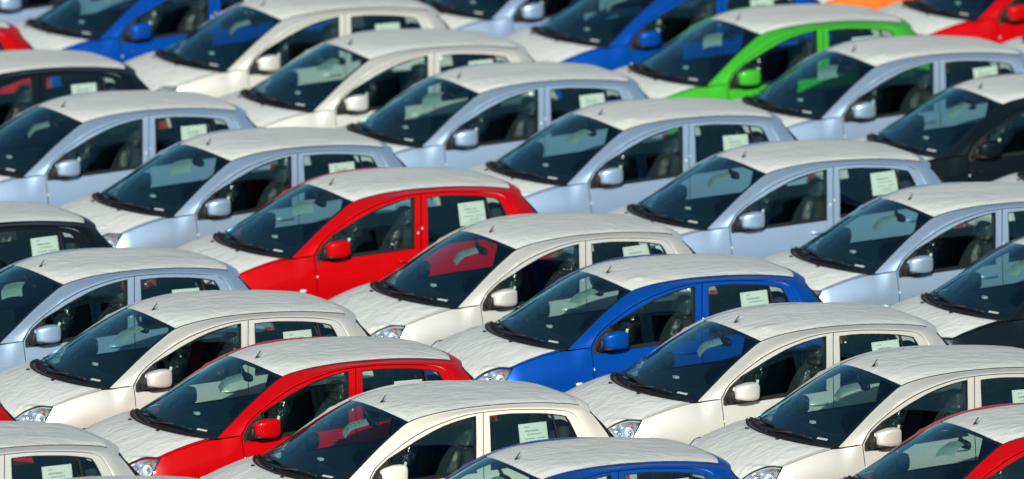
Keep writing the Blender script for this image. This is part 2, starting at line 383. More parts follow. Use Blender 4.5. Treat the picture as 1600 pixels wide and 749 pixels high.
# side rail: A pillar, roof rail, D pillar, one continuous surface
mb = MB(); ts = np.concatenate([np.linspace(0, 4, 17), np.linspace(4.15, 10.8, 34), np.linspace(11, 15, 18)]); rows = []
for t in ts:
    u = U([t])[0]; d_ = D([t])[0]; L = np.linalg.norm(u-d_)
    e = 1e-2; sl_ = (side_y(d_[0], d_[2]+e)-side_y(d_[0], d_[2]-e))/(2*e); td = np.array((0, float(sl_), 1.)); td /= np.linalg.norm(td)
    if t <= 4:
        k = t/4; tu = (d_-u)/L+np.array((0, .06, -.10))
    elif t <= 11: tu = np.array((0, 1., -.30))
    else:
        k = min(1, (t-11)/1.6); w0 = (d_-u)/L; tu = np.array((0, 1., -.30))*(1-k)+k*(w0+np.array((0, .10, 0)))
    tu /= np.linalg.norm(tu)
    if t <= 3: td = td*(.15+.25*t/3)+(u-d_)/L*(.85-.25*t/3); td /= np.linalg.norm(td)
    if t >= 11.5:
        k = min(1, (t-11.5)/2); td = td*(1-k)+k*np.array((-1, float(side_y(d_[0]-e, d_[2])-side_y(d_[0]+e, d_[2]))/(2*e), 0)); td /= np.linalg.norm(td)
    p1 = u+tu*L*.40; p2 = d_+td*L*(.32 if t < 3.5 or t > 11.5 else .20); row = []
    # leave a thin shut gap beside the door
    for v in np.linspace(0, 1, 13):
        q = (1-v)**3*u+3*v*(1-v)**2*p1+3*v*v*(1-v)*p2+v**3*d_; row.append(q)
    # gap: pull last row back a little
    row[-1] = row[-1]*(1-.0035/max(L, .05)*1.0)+u*(.0035/max(L, .05)) if t > 0 else row[-1]
    row.append(row[-1]+np.array((0, -.022, 0)))
    rows.append(row)
grid(mb, rows)
both('rail', 'side_frame', None, mb.mesh('side_frame', P_), True)
# doors and windows
BL = lambda z: -.250+.10*(1.404-z)           # shut line at the B pillar
def dline(t0, t1, n): return [(float(p[0]), float(p[2])) for p in D(np.linspace(t0, t1, n))]
front_open = [(.782,.926),(.776,.980),(.716,1.058),(.602,1.138),(.53,1.170),(.45,1.205),(.37,1.243),(.28,1.279),(.19,1.314),(.10,1.342),(.02,1.361),(-.06,1.376),(-.13,1.386),(-.186,1.392),
              (-.174,1.24),(-.160,1.11),(-.144,.972),(.1,.961),(.35,.950),(.6,.938)]
tBF = 7.0
fd = [(.793, .25), (.793, .60), (.793, .976)]+dline(.05, tBF, 34)[0:]+[(BL(z), z) for z in (1.3, 1.15, 1.0, .8, .6, .4, .25)]
front_door = MB(); panel(front_door, fd, side_y, [front_open], rim=.03)
both('fdoor', 'front_door', None, front_door.mesh('front_door', P_), True)
rear_open = [(-.302,1.381),(-.40,1.383),(-.50,1.381),(-.62,1.371),(-.75,1.358),(-.86,1.341),(-.95,1.322),(-.992,1.309),(-1.02,1.265),(-1.055,1.18),(-1.085,1.10),(-1.115,1.02),
             (-.95,1.010),(-.75,1.001),(-.5,.989),(-.268,.978),(-.285,1.12),(-.295,1.25)]
rd = [(BL(z), z) for z in (.25, .5, .8, 1.0, 1.2, 1.35)]+dline(tBF, 15, 40)+[(-1.17, .85), (-1.12, .76), (-1.05, .67), (-.97, .58), (-.915, .50), (-.875, .40), (-.862, .25)]
rear_door = MB(); panel(rear_door, rd, side_y, [rear_open], rim=.03)
both('rdoor', 'rear_door', None, rear_door.mesh('rear_door', P_), True)
# glass, seals, trims
def pane(poly, name, mt, off=-.014, gap=0.002):
    mb = MB(); panel(mb, poly, side_y, off=off, rim=0, step=.08, gap=gap); return mb.mesh(name, mt)
sail_poly = [(.784,.927),(.778,.980),(.717,1.058),(.604,1.137),(.592,1.05),(.580,.938)]
fglass = [(.592,1.134)]+front_open[4:-1]+[(.578,.938), (.588,1.04)]
both('fglass', 'window', 'fdoor', pane(fglass, 'window', M['glass']), pm=True)
mb = MB(); panel(mb, sail_poly, side_y, off=-.004, rim=.01, step=.06, gap=.001); sail = mb.mesh('mirror_mount', M['sail'])
both('sail', 'mirror_mount', 'fdoor', sail, pm=True)
DVX = lambda z: -.868-.16*(1.34-z)
rglass = [p for p in rear_open if p[0] > DVX(p[1])+.006]; rg_top = [p for p in rear_open[:6] if p[0] > DVX(p[1])]
rglass = rg_top+[(DVX(1.33)+.008, 1.339), (DVX(1.01)+.008, 1.008)]+rear_open[13:]
qglass = [(DVX(1.33)-.008, 1.338)]+rear_open[6:12]+[(-.95,1.010), (DVX(1.01)-.008, 1.007)]
both('rglass', 'window', 'rdoor', pane(rglass, 'window', M['glass']), pm=True)
both('qglass', 'quarter_window', 'rdoor', pane(qglass, 'quarter_window', M['glass']), pm=True)
mb = MB(); panel(mb, [(DVX(1.345)+.010, 1.345), (DVX(1.005)+.010, 1.005), (DVX(1.005)-.010, 1.005), (DVX(1.345)-.010, 1.345)], side_y, off=-.006, rim=.012, step=.1, gap=0)
both('divb', 'window_divider', 'rdoor', mb.mesh('window_divider', M['black']), pm=True)
def seal(poly, wd=.009):
    mb = MB(); panel(mb, poly, side_y, [shrink(poly, wd)], off=-.008, rim=.006, step=.08, gap=-.001); return mb.mesh('window_seal', M['rubber'])
both('fseal', 'window_seal', 'fdoor', seal(fglass, .010), pm=True)
both('rseal', 'window_seal', 'rdoor', seal(rear_open, .010), pm=True)
# belt strips
for key, xa_, xb_, za_, zb_, par in (('fbelt', .775, -.145, .930, .972, 'fdoor'), ('rbelt', -.268, -1.11, .978, 1.018, 'rdoor')):
    mb = MB(); tube(mb, [(x, float(side_y(x, z))+.002, z) for x, z in zip(np.linspace(xa_, xb_, 12), np.linspace(za_, zb_, 12)-.004)], .0065, 6)
    both(key, 'belt_strip', par, mb.mesh('belt_strip', M['black']), pm=True)
# door handles: painted grip on a shallow cup
def handle(x0, z0):
    mb = MB(); y0 = float(side_y(x0, z0))
    tube(mb, [(x0-.085, y0-.002, z0-.004), (x0-.075, y0+.016, z0-.002), (x0-.03, y0+.024, z0), (x0+.03, y0+.024, z0), (x0+.075, y0+.016, z0), (x0+.088, y0-.002, z0)], [.008, .010, .011, .011, .010, .008], 10)
    ell(mb, (x0-.005, y0-.003, z0-.004), (.095, .006, .027), 2.4, 24, 8)
    return mb.mesh('door_handle', P_)
both('fhan', 'door_handle', 'fdoor', handle(-.06, .872), True, pm=True)
both('rhan', 'door_handle', 'rdoor', handle(-.98, .905), True, pm=True)
# inner door cards and pillars (dark, seen through the glass)
def card(poly, name): 
    mb = MB(); panel(mb, poly, side_y, off=-.045, rim=0, step=.12, gap=0.004)
    o = len(mb.f); v = [(x, y-.03, z) for x, y, z in mb.v]; mb2 = MB(); mb2.add(mb.v, mb.f); mb2.add(v, [f[::-1] for f in mb.f]); return mb2.mesh(name, M['trim'])
both('fcard', 'door_trim', 'fdoor', card([(.76,.26),(.76,.937),(.5,.951),(-.15,.982),(-.2,.26)], 'door_trim'), pm=True)
both('rcard', 'door_trim', 'rdoor', card([(-.25,.26),(-.25,.990),(-1.1,1.030),(-1.1,.8),(-.85,.45),(-.84,.26)], 'door_trim'), pm=True)
mb = MB()
for poly in ([(-.18,1.37),(-.15,.96),(-.15,.3),(-.26,.3),(-.27,.98),(-.31,1.37)], [(-1.02,1.29),(-1.12,1.02),(-1.12,.85),(-1.28,.85),(-1.24,1.02),(-1.16,1.18),(-1.07,1.29)],
             [(.76,.96),(.60,1.115),(.44,1.20),(.28,1.26),(-.15,1.37),(-.2,1.40),(.0,1.385),(.30,1.305),(.46,1.235),(.60,1.15),(.79,.97)]):
    panel(mb, poly, side_y, off=-.06, rim=0, step=.1, gap=0)
    v = list(mb.v)
n0 = len(mb.v); mb.add([(x, y-.012, z) for x, y, z in mb.v], [f[::-1] for f in mb.f])
both('ipil', 'inner_pillar_trim', None, mb.mesh('inner_pillar_trim', M['trim']))
# fender
AX, AZ, AR = 1.185, .285, .335
def arch(cx, a0, a1, n=16, r=AR): return [(cx+r*math.cos(R(q)), AZ+r*math.sin(R(q))) for q in np.linspace(a0, a1, n)]
fe_top = [(.793,.976),(.88,.966),(.975,.956),(1.05,.957),(1.12,.945),(1.2,.931),(1.28,.912),(1.35,.893),(1.42,.872),(1.475,.853)]
fe = fe_top+[(1.505,.81),(1.545,.75),(1.58,.70),(1.572,.62),(1.545,.54),(1.50,.44)]+arch(AX, 20, 180)+[(.848, .25), (.793, .25)]
mb = MB(); panel(mb, fe, fender_y, rim=.02, step=.045, gap=.003)
both('fend', 'fender', None, mb.mesh('fender', P_), True)
mb = MB(); xl, zl = 1.0, .80
ell(mb, (.925, float(side_y(.925, .69))+.002, .69), (.030, .008, .013), 3, 18, 8); both('rep', 'side_indicator', 'fend', mb.mesh('side_indicator', M['white']), pm=True)
# rear quarter
qp = [(-1.185,.925),(-1.25,.925),(-1.35,.92),(-1.44,.91),(-1.50,.895),(-1.535,.80),(-1.55,.70),(-1.55,.60),(-1.53,.45)]+arch(-AX, 152, 0, 18)[0:]+[(-.875,.40),(-.915,.50),(-.97,.58),(-1.05,.67),(-1.12,.76),(-1.17,.85)]
mb = MB(); panel(mb, qp, side_y, rim=.02, gap=.001); both('quar', 'rear_quarter_panel', None, mb.mesh('rear_quarter_panel', P_), True)
# sill
mb = MB(); panel(mb, [(.845,.255),(.845,.16),(-.845,.16),(-.845,.255)], side_y, rim=.05, gap=0); both('sill', 'sill', None, mb.mesh('sill', P_), True)
# hood
CN = [(1.275,0,.972),(1.36,0,.955),(1.46,0,.925),(1.57,0,.882),(1.66,0,.84),(1.73,0,.795),(1.785,0,.74),(1.82,0,.68)]
EN = [(1.055,.686,.960),(1.16,.685,.941),(1.28,.681,.911),(1.39,.675,.880),(1.473,.665,.853),(1.565,.60,.853),(1.655,.525,.806),(1.725,.435,.722)]
def hsurf(u, v):
    c_ = crv(CN, [u])[0]; e_ = crv(EN, [u])[0]; q = abs(v); s = 1 if v >= 0 else -1
    kx = 2.2+.4*min(1, u/4)
    return np.array((c_[0]+(e_[0]-c_[0])*q**kx, s*e_[1]*q, c_[2]+(e_[2]-c_[2])*q**2.6+.012*(1-q*q)*min(1, .3+u/3)*(1-u/9)))
mb = MB(); grid(mb, [[hsurf(u, v) for v in np.linspace(-.997, .997, 33)] for u in np.linspace(0, 7, 36)], flip=True)
grid(mb, [[hsurf(0, v)+np.array((-.002*k, 0, -.02*k)) for v in np.linspace(-.997, .997, 33)] for k in (1, 0)], flip=True)
for s in (-1, 1): grid(mb, [[hsurf(u, .997*s)+np.array((0, -.003*s*k, -.02*k)) for k in (0, 1)] for u in np.linspace(0, 7, 30)], flip=(s > 0))
part('hood', 'hood', None, mb.mesh('hood', P_), True)
def hood_cover(s):
    mb = MB(); rows = []; n1_, n2_ = 66, 60
    for i, u in enumerate(np.linspace(.05, 6.92, n1_)):
        row = []; ins = .958 if u < 4 else .958+.03*min(1, (u-4)/1.5)
        for j, v in enumerate(np.linspace(-ins, ins, n2_)):
            q = hsurf(u, v); e = min(1, min(i, n1_-1-i, j, n2_-1-j)/3)
            a_ = noise.noise(Vector((q[0]*2.2+s*7, q[1]*4.0-1.6*q[0], s*2.3)))*.005
            b_ = noise.noise(Vector((q[0]*3.0-s*4, q[1]*8-4.0*q[0], s*5.7))); r_ = max(0, 1-abs(b_)*6)**2*.004
            edge = max(0, (u-3.6)/3)*max(0, (abs(v)-.55)/.4); g_ = math.sin(abs(q[1])*75+3*noise.noise(Vector((q[0]*6, q[1]*5, s))))*.0055*min(1, edge*1.6)
            k = (.25+.75*e); q[2] += .002+.006*e+(a_+r_)*k+g_*k; q[0] += (.004*e+.4*g_)*min(1, u/7); row.append(q)
        rows.append(row)
    grid(mb, rows, flip=True); return mb.mesh('hood_cover', M['cover'])
HOODC = [hood_cover(s) for s in range(4)]
part('hcov', 'hood_cover', 'hood', HOODC[0])
for s in (-1, 1):
    mb = MB(); q = hsurf(.46, .36*s); q[2] += .010
    ell(mb, (q[0], q[1], q[2]), (.014, .020, .010), 2.6, 12, 6); ell(mb, (q[0]-.010, q[1], q[2]+.003), (.006, .010, .008), 2.4, 10, 6)
    part('noz'+'LR'[s < 0], 'washer_nozzle', 'hood', mb.mesh('washer_nozzle', M['black']))
# cowl between hood and windshield
mb = MB(); rows = []
for v in np.linspace(-1, 1, 33):
    a_ = hsurf(0, v*.985)+np.array((.0, 0, .004)); b_ = np.array(wsurf(0.05, v*.98)); b_[2] += .0; row = []
    for k in np.linspace(0, 1, 7):
        q = a_*(1-k)+b_*k; q[2] -= .016*math.sin(math.pi*k)*(1 if k < .99 else 0); row.append(q)
    rows.append(row)
grid(mb, rows, flip=True); 
lip = [hsurf(0, v)+np.array((-.008, 0, .004)) for v in np.linspace(-.99, .99, 33)]; tube(mb, [tuple(p) for p in lip], .005, 6)
part('cowl', 'cowl_panel', None, mb.mesh('cowl_panel', M['cowl']))
# cowl vent slats
mb = MB()
for v in np.linspace(-.8, .8, 60):
    a_ = hsurf(0, v*.985); b_ = np.array(wsurf(.05, v*.98)); p0 = a_*.8+b_*.2; p1 = a_*.35+b_*.65; tube(mb, [tuple(p0+np.array((0, 0, -.004))), tuple(p1+np.array((0, 0, -.008)))], .003, 4)
o_ = mb.mesh('cowl_grille', M['black']); part('cgr', 'cowl_grille', 'cowl', o_)
# wipers (pivots on the car's right, both arms lying along the base of the glass)
def wiper(vp, v0, v1, tt):
    mb = MB(); pv = np.array(wsurf(.02, vp))+np.array((.045, 0, .004))
    ell(mb, tuple(pv), (.018, .018, .012), 2.4, 12, 6)
    mid = np.array(wsurf(tt+.05, (v0*.45+v1*.55)))+np.array((.02, 0, .020))
    ah = pv+(mid-pv)*.3+np.array((0, 0, .004)); tube(mb, [tuple(pv+np.array((0, 0, .008))), tuple(ah), tuple(mid)], [.011, .009, .006], 8)
    bl_ = [np.array(wsurf(tt+.045*math.sin(math.pi*k), v0+(v1-v0)*k))+np.array((.010, 0, .016)) for k in np.linspace(0, 1, 12)]
    tube(mb, [tuple(p) for p in bl_], .0085, 6)
    br = [np.array(wsurf(tt+.045*math.sin(math.pi*k), v0+(v1-v0)*k))+np.array((.012, 0, .020)) for k in np.linspace(.15, .85, 8)]
    tube(mb, [tuple(p) for p in br], .006, 6)
    return mb.mesh('wiper', M['black'])
part('wip1', 'wiper', None, wiper(-.88, -.80, .05, .16)); part('wip2', 'wiper', None, wiper(-.15, -.1, .62, .12))
mb = MB(); grid(mb, [[tuple(np.array(wsurf(.20+.085*a_, .65+.15*b_))+np.array((.002, 0, .004))) for b_ in (0, .5, 1)] for a_ in (0, 1)])
part('vin', 'number_label', 'wind', mb.mesh('number_label', M['greylabel']))
# headlight
HL = [np.array(p) for p in crv([EN[4], EN[5], EN[6], EN[7]], 13)]; OUT = crv([(1.475, float(fender_y(1.475,.85)), .851), (1.505, float(fender_y(1.505,.81)), .81), (1.545, float(fender_y(1.545,.75)), .75), (1.582, float(fender_y(1.582,.70)), .70)], 9)
LOW = crv([tuple(OUT[-1]), (1.665,.62,.685), (1.72,.53,.685), (1.738,.44,.70)], 13); INN = crv([EN[7], (1.737,.437,.70)], 9)
HL = HL-np.array((0, 0, .004))
def coons(T, B, Lf, Rt, bul):
    n, m_ = len(T), len(Lf); G = np.zeros((m_, n, 3))
    for i in range(m_):
        b_ = i/(m_-1)
        for j in range(n):
            a_ = j/(n-1)
            G[i, j] = (1-b_)*T[j]+b_*B[j]+(1-a_)*Lf[i]+a_*Rt[i]-((1-a_)*(1-b_)*T[0]+a_*(1-b_)*T[-1]+(1-a_)*b_*B[0]+a_*b_*B[-1])
            G[i, j] += np.array(bul)*math.sin(math.pi*a_)*math.sin(math.pi*b_)
    return G
G = coons(HL, LOW, OUT, INN, (.022, .016, .012))
mb = MB(); grid(mb, G); both('lens', 'headlight', None, mb.mesh('headlight', M['lens']))
inn = coons(HL, LOW, OUT, INN, (0, 0, 0)); cen = inn.mean((0, 1)); back = np.array((-.10, -.05, -.015)); rows = []
for k in np.linspace(0, 1, 5):
    ring = np.vstack([inn[0], inn[1:, -1], inn[-1, ::-1][1:], inn[::-1, 0][1:]]); s = 1-.45*k**2; rows.append((ring-cen)*s*.985+cen+back*math.sin(k*math.pi/2))
mb = MB(); grid(mb, rows); cc = np.array(rows[-1]); mb.add(list(cc), [tuple(range(len(cc)))]); both('refl', 'lamp_reflector', 'lens', mb.mesh('lamp_reflector', M['reflector'], smooth=True, angle=25), pm=True)
def bowl(c_, r_, dep, ax=(1, .25, .05)):
    mb = MB(); ax = Vector(ax).normalized(); a1 = ax.orthogonal().normalized(); a2 = ax.cross(a1); V = []; n = 18
    for k in range(7):
        q = k/6; rr = r_*math.sin(q*math.pi/2); h = dep*(1-math.cos(q*math.pi/2))
        V += [tuple(Vector(c_)+ax*h+(a1*math.cos(2*math.pi*j/n)+a2*math.sin(2*math.pi*j/n))*max(rr, .001)) for j in range(n)]
    mb.add(V, [(k*n+j, k*n+(j+1) % n, (k+1)*n+(j+1) % n, (k+1)*n+j) for k in range(6) for j in range(n)]); return mb
both('bowl', 'lamp_bowl', 'lens', bowl((1.585,.50,.748), .046, .04).mesh('lamp_bowl', M['reflector']), pm=True)
both('bowl2', 'lamp_bowl', 'lens', bowl((1.515,.59,.742), .050, .045, (1, .45, .05)).mesh('lamp_bowl', M['reflector']), pm=True)
mb = MB(); ell(mb, (1.535,.595,.800), (.020, .016, .010), 2.2, 12, 8); both('amb', 'amber_bulb', 'lens', mb.mesh('amber_bulb', M['amber']), pm=True)
mb = MB()
for (p, r_) in (((1.60,.50,.745), .014), ((1.545,.60,.742), .015), ((1.63,.49,.79), .008), ((1.57,.63,.72), .008)): ell(mb, p, (r_, r_, r_), 2, 10, 6)
both('bul', 'bulb', 'lens', mb.mesh('bulb', M['chrome']), pm=True)
ring = np.vstack([G[0], G[1:, -1], G[-1, ::-1][1:], G[::-1, 0][1:]]); mb = MB(); tube(mb, [tuple(p+np.array((.0, .0, -.001))) for p in ring], .0055, 6); both('lgas', 'lamp_gasket', 'lens', mb.mesh('lamp_gasket', M['rubber']), pm=True)
# bumpers
def bumper(front):
    mb = MB(); rows = []; lv = [(.725, -.05), (.70, -.012), (.64, .01), (.55, .03), (.45, .035), (.35, .03), (.25, .01), (.19, -.03)]
    if not front: lv = [(z+.03 if z > .6 else z, o) for z, o in lv]
    for z, o in lv:
        row = []
        for k in np.linspace(-1, 1, 41):
            ph = k*math.pi/2*.99; s_, c_ = math.sin(ph), math.cos(ph)
            if front: row.append((1.53+(.30+o)*abs(c_)**.75, .722*math.copysign(abs(s_)**.8, s_), z))
            else: row.append((-1.50-(.115+o)*abs(c_)**.5, .735*math.copysign(abs(s_)**.8, s_), z))
        rows.append(row)
    grid(mb, rows, flip=front is False); return mb.mesh('bumper', P_)
part('fb', 'front_bumper', None, bumper(True), True); part('rb', 'rear_bumper', None, bumper(False), True)
mb = MB()
for k, z in enumerate((.655, .63, .605, .58)): tube(mb, [(1.53+.335*abs(math.cos(q))**.75, .722*math.copysign(abs(math.sin(q))**.8, q), z) for q in np.linspace(-.42, .42, 12)], .008, 6)
part('gri', 'grille', 'fb', mb.mesh('grille', M['black']))
mb = MB(); rows = [[(1.53+.342*abs(math.cos(q))**.75, .722*math.copysign(abs(math.sin(q))**.8, q), z) for q in np.linspace(-.5, .5, 14)] for z in (.42, .28)]; grid(mb, rows); part('int', 'air_intake', 'fb', mb.mesh('air_intake', M['black']))
# tailgate with rear window
def tsurf(t, v, o=0.0):
    u = U([t])[0]; return (u[0]-.10*(1-abs(v)**2.5)-o, u[1]*v, u[2]+.035*(1-v*v)*max(0, (13-t)))
mb = MB(); grid(mb, [[tsurf(t, v) for v in np.linspace(-1, 1, 21)] for t in np.linspace(12.05, 13.9, 8)], flip=True); part('rw', 'rear_window', 'tg', mb.mesh('rear_window', M['glass']))
mb = MB(); rows = [[tsurf(t, v) for v in np.linspace(-.995, .995, 21)] for t in np.linspace(13.9, 15, 6)]
for z in (.82, .74): rows.append([(-1.535-.10*(1-abs(v)**2.5), .655*v, z) for v in np.linspace(-.995, .995, 21)])
grid(mb, rows, flip=True); part('tg', 'tailgate', None, mb.mesh('tailgate', P_), True)
mb = MB()
for s in (-1, 1): grid(mb, [[tsurf(t, s*v, -.004) for v in (.90, .97, 1.0)] for t in np.linspace(12, 13.9, 8)], flip=(s > 0))
grid(mb, [[tsurf(t, v, -.004) for v in np.linspace(-1, 1, 15)] for t in (12.0, 12.35)], flip=True)
for s in (-1, 1):
    rows = []
    for t in np.linspace(11.9, 14.6, 12):
        u = U([t])[0]; w_ = .012+.085*max(0, (t-12)/2.6); rows.append([(u[0]-w_*k, s*(u[1]-.004-.45*w_*k*k), u[2]-.15*w_*k) for k in (0, .33, .66, 1)])
    grid(mb, rows, flip=(s > 0))
part('rfr', 'rear_window_border', 'tg', mb.mesh('rear_window_border', M['rubber']))
mb = MB(); tube(mb, [(-1.585,-.18,.86), (-1.63,-.12,.865), (-1.64,0,.867), (-1.63,.12,.865), (-1.585,.18,.86)], .014, 8); part('tgh', 'tailgate_handle', 'tg', mb.mesh('tailgate_handle', P_), True)
mb = MB(); panel(mb, [(-1.40,.90),(-1.50,.885),(-1.535,.80),(-1.548,.68),(-1.42,.67),(-1.38,.78)], side_y, off=.006, rim=.01, gap=0); both('tl', 'tail_light', None, mb.mesh('tail_light', M['red']))
# mirrors, folded back against the doors for transport
def mbend(q):
    k = q.x/.112; o = q.y/.05
    return Vector((q.x, q.y*(1-.18*max(0, k))+.012*(1-k*k)-.02*k*k*(k > 0), q.z*(1-(.10+.22*(q.z > 0))*max(0, k)-.08*max(0, o))))
mb = MB(); ell(mb, (.605,.796,1.030), (.106,.044,.073), 5.0, 44, 26, mbend); both('mir', 'side_mirror', 'fdoor', mb.mesh('side_mirror', P_), True, pm=True)
mb = MB(); ell(mb, (.627,.800,.966), (.085,.038,.016), 3.0, 18, 8); tube(mb, [(.725,.728,.955), (.715,.765,.962), (.69,.79,.972)], [.030, .024, .022], 10); ell(mb, (.722,.775,1.000), (.022,.030,.045), 2.6, 14, 8)
ell(mb, (.605,.768,1.030), (.104,.020,.072), 3.8, 24, 12)
both('stalk', 'mirror_arm', 'fdoor', mb.mesh('mirror_arm', M['black']), pm=True)
mb = MB(); ell(mb, (.600,.752,1.030), (.088,.006,.058), 3.8, 20, 8); both('mgl', 'mirror_glass', 'fdoor', mb.mesh('mirror_glass', M['chrome']), pm=True)
# foam pads on the door edges
def pads(L, name='edge_pad'):
    mb = MB()
    for x, z in L: ell(mb, (x, float(side_y(x, z))+.004, z), (.006,.006,.011), 2.6, 8, 6)
    return mb.mesh(name, M['pad'])
both('pad1', 'edge_pad', 'fdoor', pads([(.788,.80), (-.190,1.09)]), pm=True)
both('pad2', 'edge_pad', 'rdoor', pads([(-.232,1.125)]), pm=True)
# interior
mb = MB(); box(mb, (0, 0, .22), (2.9, 1.42, .06)); box(mb, (1.02, 0, .55), (.06, 1.36, .62)); box(mb, (-1.30, 0, .60), (.40, 1.16, .46), bev=.04); box(mb, (1.35, 0, .50), (.6, 1.0, .3), bev=.03)
part('floor', 'floor_pan', None, mb.mesh('floor_pan', M['trim'], smooth=False))
mb = MB(); rows = []
for k in np.linspace(0, 1, 9):
    row = []
    for v in np.linspace(-1, 1, 25):
        b_ = np.array(wsurf(.05, v*.95)); x = b_[0]*(1-k)+.60*k-.02; z = .945-.06*(1-k)+.02*math.sin(math.pi*k)-.28*max(0, k-.85)/.15
        hump = .045*math.exp(-((v-.52)/.22)**2)*math.exp(-((k-.7)/.25)**2); row.append((x, .68*v, z+hump))
    rows.append(row)
grid(mb, rows); grid(mb, [[(.58, .68*v, z) for v in np.linspace(-1, 1, 9)] for z in (.66, .40)]); box(mb, (.3, 0, .42), (.75, .22, .30), bev=.03)
part('dash', 'dashboard', None, mb.mesh('dashboard', M['trim']))
mb = MB(); n = 28; c0 = Vector((.40, .34, .90)); ax = Vector((-.92, 0, .40)).normalized(); a1 = Vector((0, 1, 0)); a2 = ax.cross(a1)
tube(mb, [tuple(c0+(a1*math.cos(2*math.pi*k/n)+a2*math.sin(2*math.pi*k/n))*.18) for k in range(n+1)], .014, 8)
ell(mb, tuple(c0-ax*.02), (.06,.07,.05), 2.6, 14, 8)
for q in (0, 180, 270): tube(mb, [tuple(c0-ax*.02), tuple(c0+(a1*math.cos(R(q))+a2*math.sin(R(q)))*.178)], .012, 6)
part('stw', 'steering_wheel', 'dash', mb.mesh('steering_wheel', M['trim']))
def seat(yc):
    mb = MB()
    def bb(q): return Vector((q.x-.38*(q.z+.25)+.02*math.cos(q.y*14), q.y*(1-.25*max(0, q.z-.1)/.2), q.z))
    ell(mb, (-.02, yc, .80), (.075,.235,.31), 4.0, 26, 16, bb)
    ell(mb, (.18, yc, .52), (.27,.245,.085), 4.0, 26, 12)
    return mb.mesh('front_seat', M['cloth'])
def headrest(x, yc, z, w_=.125):
    mb = MB(); ell(mb, (x, yc, z), (.050, w_, .085), 3.0, 20, 12, lambda q: Vector((q.x-.15*q.z, q.y*(1-.15*max(0, q.z)/.08), q.z)))
    for s in (-.05, .05): tube(mb, [(x+.02, yc+s, z-.17), (x, yc+s, z-.04)], .006, 6)
    return mb.mesh('headrest', M['cloth'])
def film(x, yc, z, rx, ry, rz, seed, mt='film'):
    mb = MB()
    def fb(q):
        n_ = noise.noise(Vector((q.x*9+seed, q.y*12, q.z*7)))+.6*noise.noise(Vector((q.x*22+seed, q.y*26, q.z*18))); k = 1+.10*n_
        return Vector((q.x*k-.30*q.z, q.y*k, q.z*k))
    ell(mb, (x, yc, z), (rx, ry, rz), 3.2, 34, 26, fb); return mb.mesh('seat_wrap', M[mt], smooth=False)
for s, kk in ((1, 'L'), (-1, 'R')):
    part('seat'+kk, 'front_seat', None, seat(.36*s)); part('hr'+kk, 'headrest', 'seat'+kk, headrest(-.235, .36*s, 1.175))
    part('sw'+kk, 'seat_wrap', 'seat'+kk, film(-.015, .36*s+.20, .93, .055, .05, .19, 3+s, 'film')); part('hw'+kk, 'seat_wrap', 'seat'+kk, film(-.235, .36*s, 1.165, .07, .15, .115, 9+s, 'film2'))
mb = MB(); ell(mb, (-1.02, 0, .80), (.09,.60,.27), 5.0, 30, 14, lambda q: Vector((q.x-.30*q.z, q.y, q.z))); ell(mb, (-.78, 0, .52), (.28,.60,.09), 5.0, 30, 12)
part('rseat', 'rear_seat', None, mb.mesh('rear_seat', M['cloth']))
for s in (1, -1): part('rh'+'LR'[s < 0], 'headrest', 'rseat', headrest(-1.10, .32*s, 1.13, .12))
mb = MB(); ell(mb, (.39, .01, 1.285), (.024,.100,.034), 2.8, 20, 8, lambda q: Vector((q.x+.2*q.y*0, q.y, q.z))); tube(mb, [(.40, 0, 1.30), (.44, 0, 1.375)], .014, 6)
part('rvm', 'rear_view_mirror', 'wind', mb.mesh('rear_view_mirror', M['black']))
# papers: a sheet inside the rear left window, one hanging behind the windshield, stickers
def sheet(c_, ux, uz, wd, ht, bend, seed, lines, name='shipping_sheet'):
    """paper with slight curl; returns sheet mesh and print mesh (print lies 1.5 mm in front)."""
    r = random.Random(seed); c_ = Vector(c_); ux = Vector(ux).normalized(); uz = Vector(uz).normalized(); nn = ux.cross(uz).normalized()
    if nn.y < 0: nn = -nn
    f = lambda a_, b_, o=0: tuple(c_+ux*(a_*wd/2)+uz*(b_*ht/2)+nn*(o+bend*(a_*a_+.3*a_*b_)))
    mb = MB(); grid(mb, [[f(a_, b_) for a_ in np.linspace(-1, 1, 7)] for b_ in np.linspace(-1, 1, 5)])
    pb = MB()
    def bar(x0, x1, y0, y1): pb.add([f(x0, y0, .0015), f(x1, y0, .0015), f(x1, y1, .0015), f(x0, y1, .0015)], [(0, 1, 2, 3)])
    for y_, x0, x1, h_, g in lines:
        x = x0
        while x < x1:
            l = r.uniform(*g); bar(x, min(x1, x+l), y_-h_, y_+h_); x += l+r.uniform(.02, .05)
    for q in (-.93, .93): bar(-.93, .93, q-.006, q+.006); bar(q-.004, q+.004, -.93, .93)
    return mb.mesh(name, M['paper']), pb.mesh('printed_lines', M['softink'])
m, t, b = mat("printer_paper"); b.inputs['Base Color'].default_value = (.78, .78, .73, 1); b.inputs['Roughness'].default_value = .75
b.inputs['Emission Strength'].default_value = 0; M['paper'] = m; M['notice'] = simple('thin_notice_paper', (.40, .44, .38), .8); M['softink'] = simple('grey_print', (.30, .33, .32), .8); M['faint'] = simple('faint_ink', (.22, .26, .25), .8)
LINES = [(.72, -.62, -.30, .045, (.05, .09)), (.40, -.58, .38, .065, (.06, .14)), (.12, -.45, .55, .05, (.04, .09)), (-.22, -.62, .05, .045, (.04, .08)), (-.22, .25, .80, .045, (.05, .09)), (-.52, -.30, .50, .11, (.012, .03)), (-.76, -.7, .8, .03, (.04, .08))]
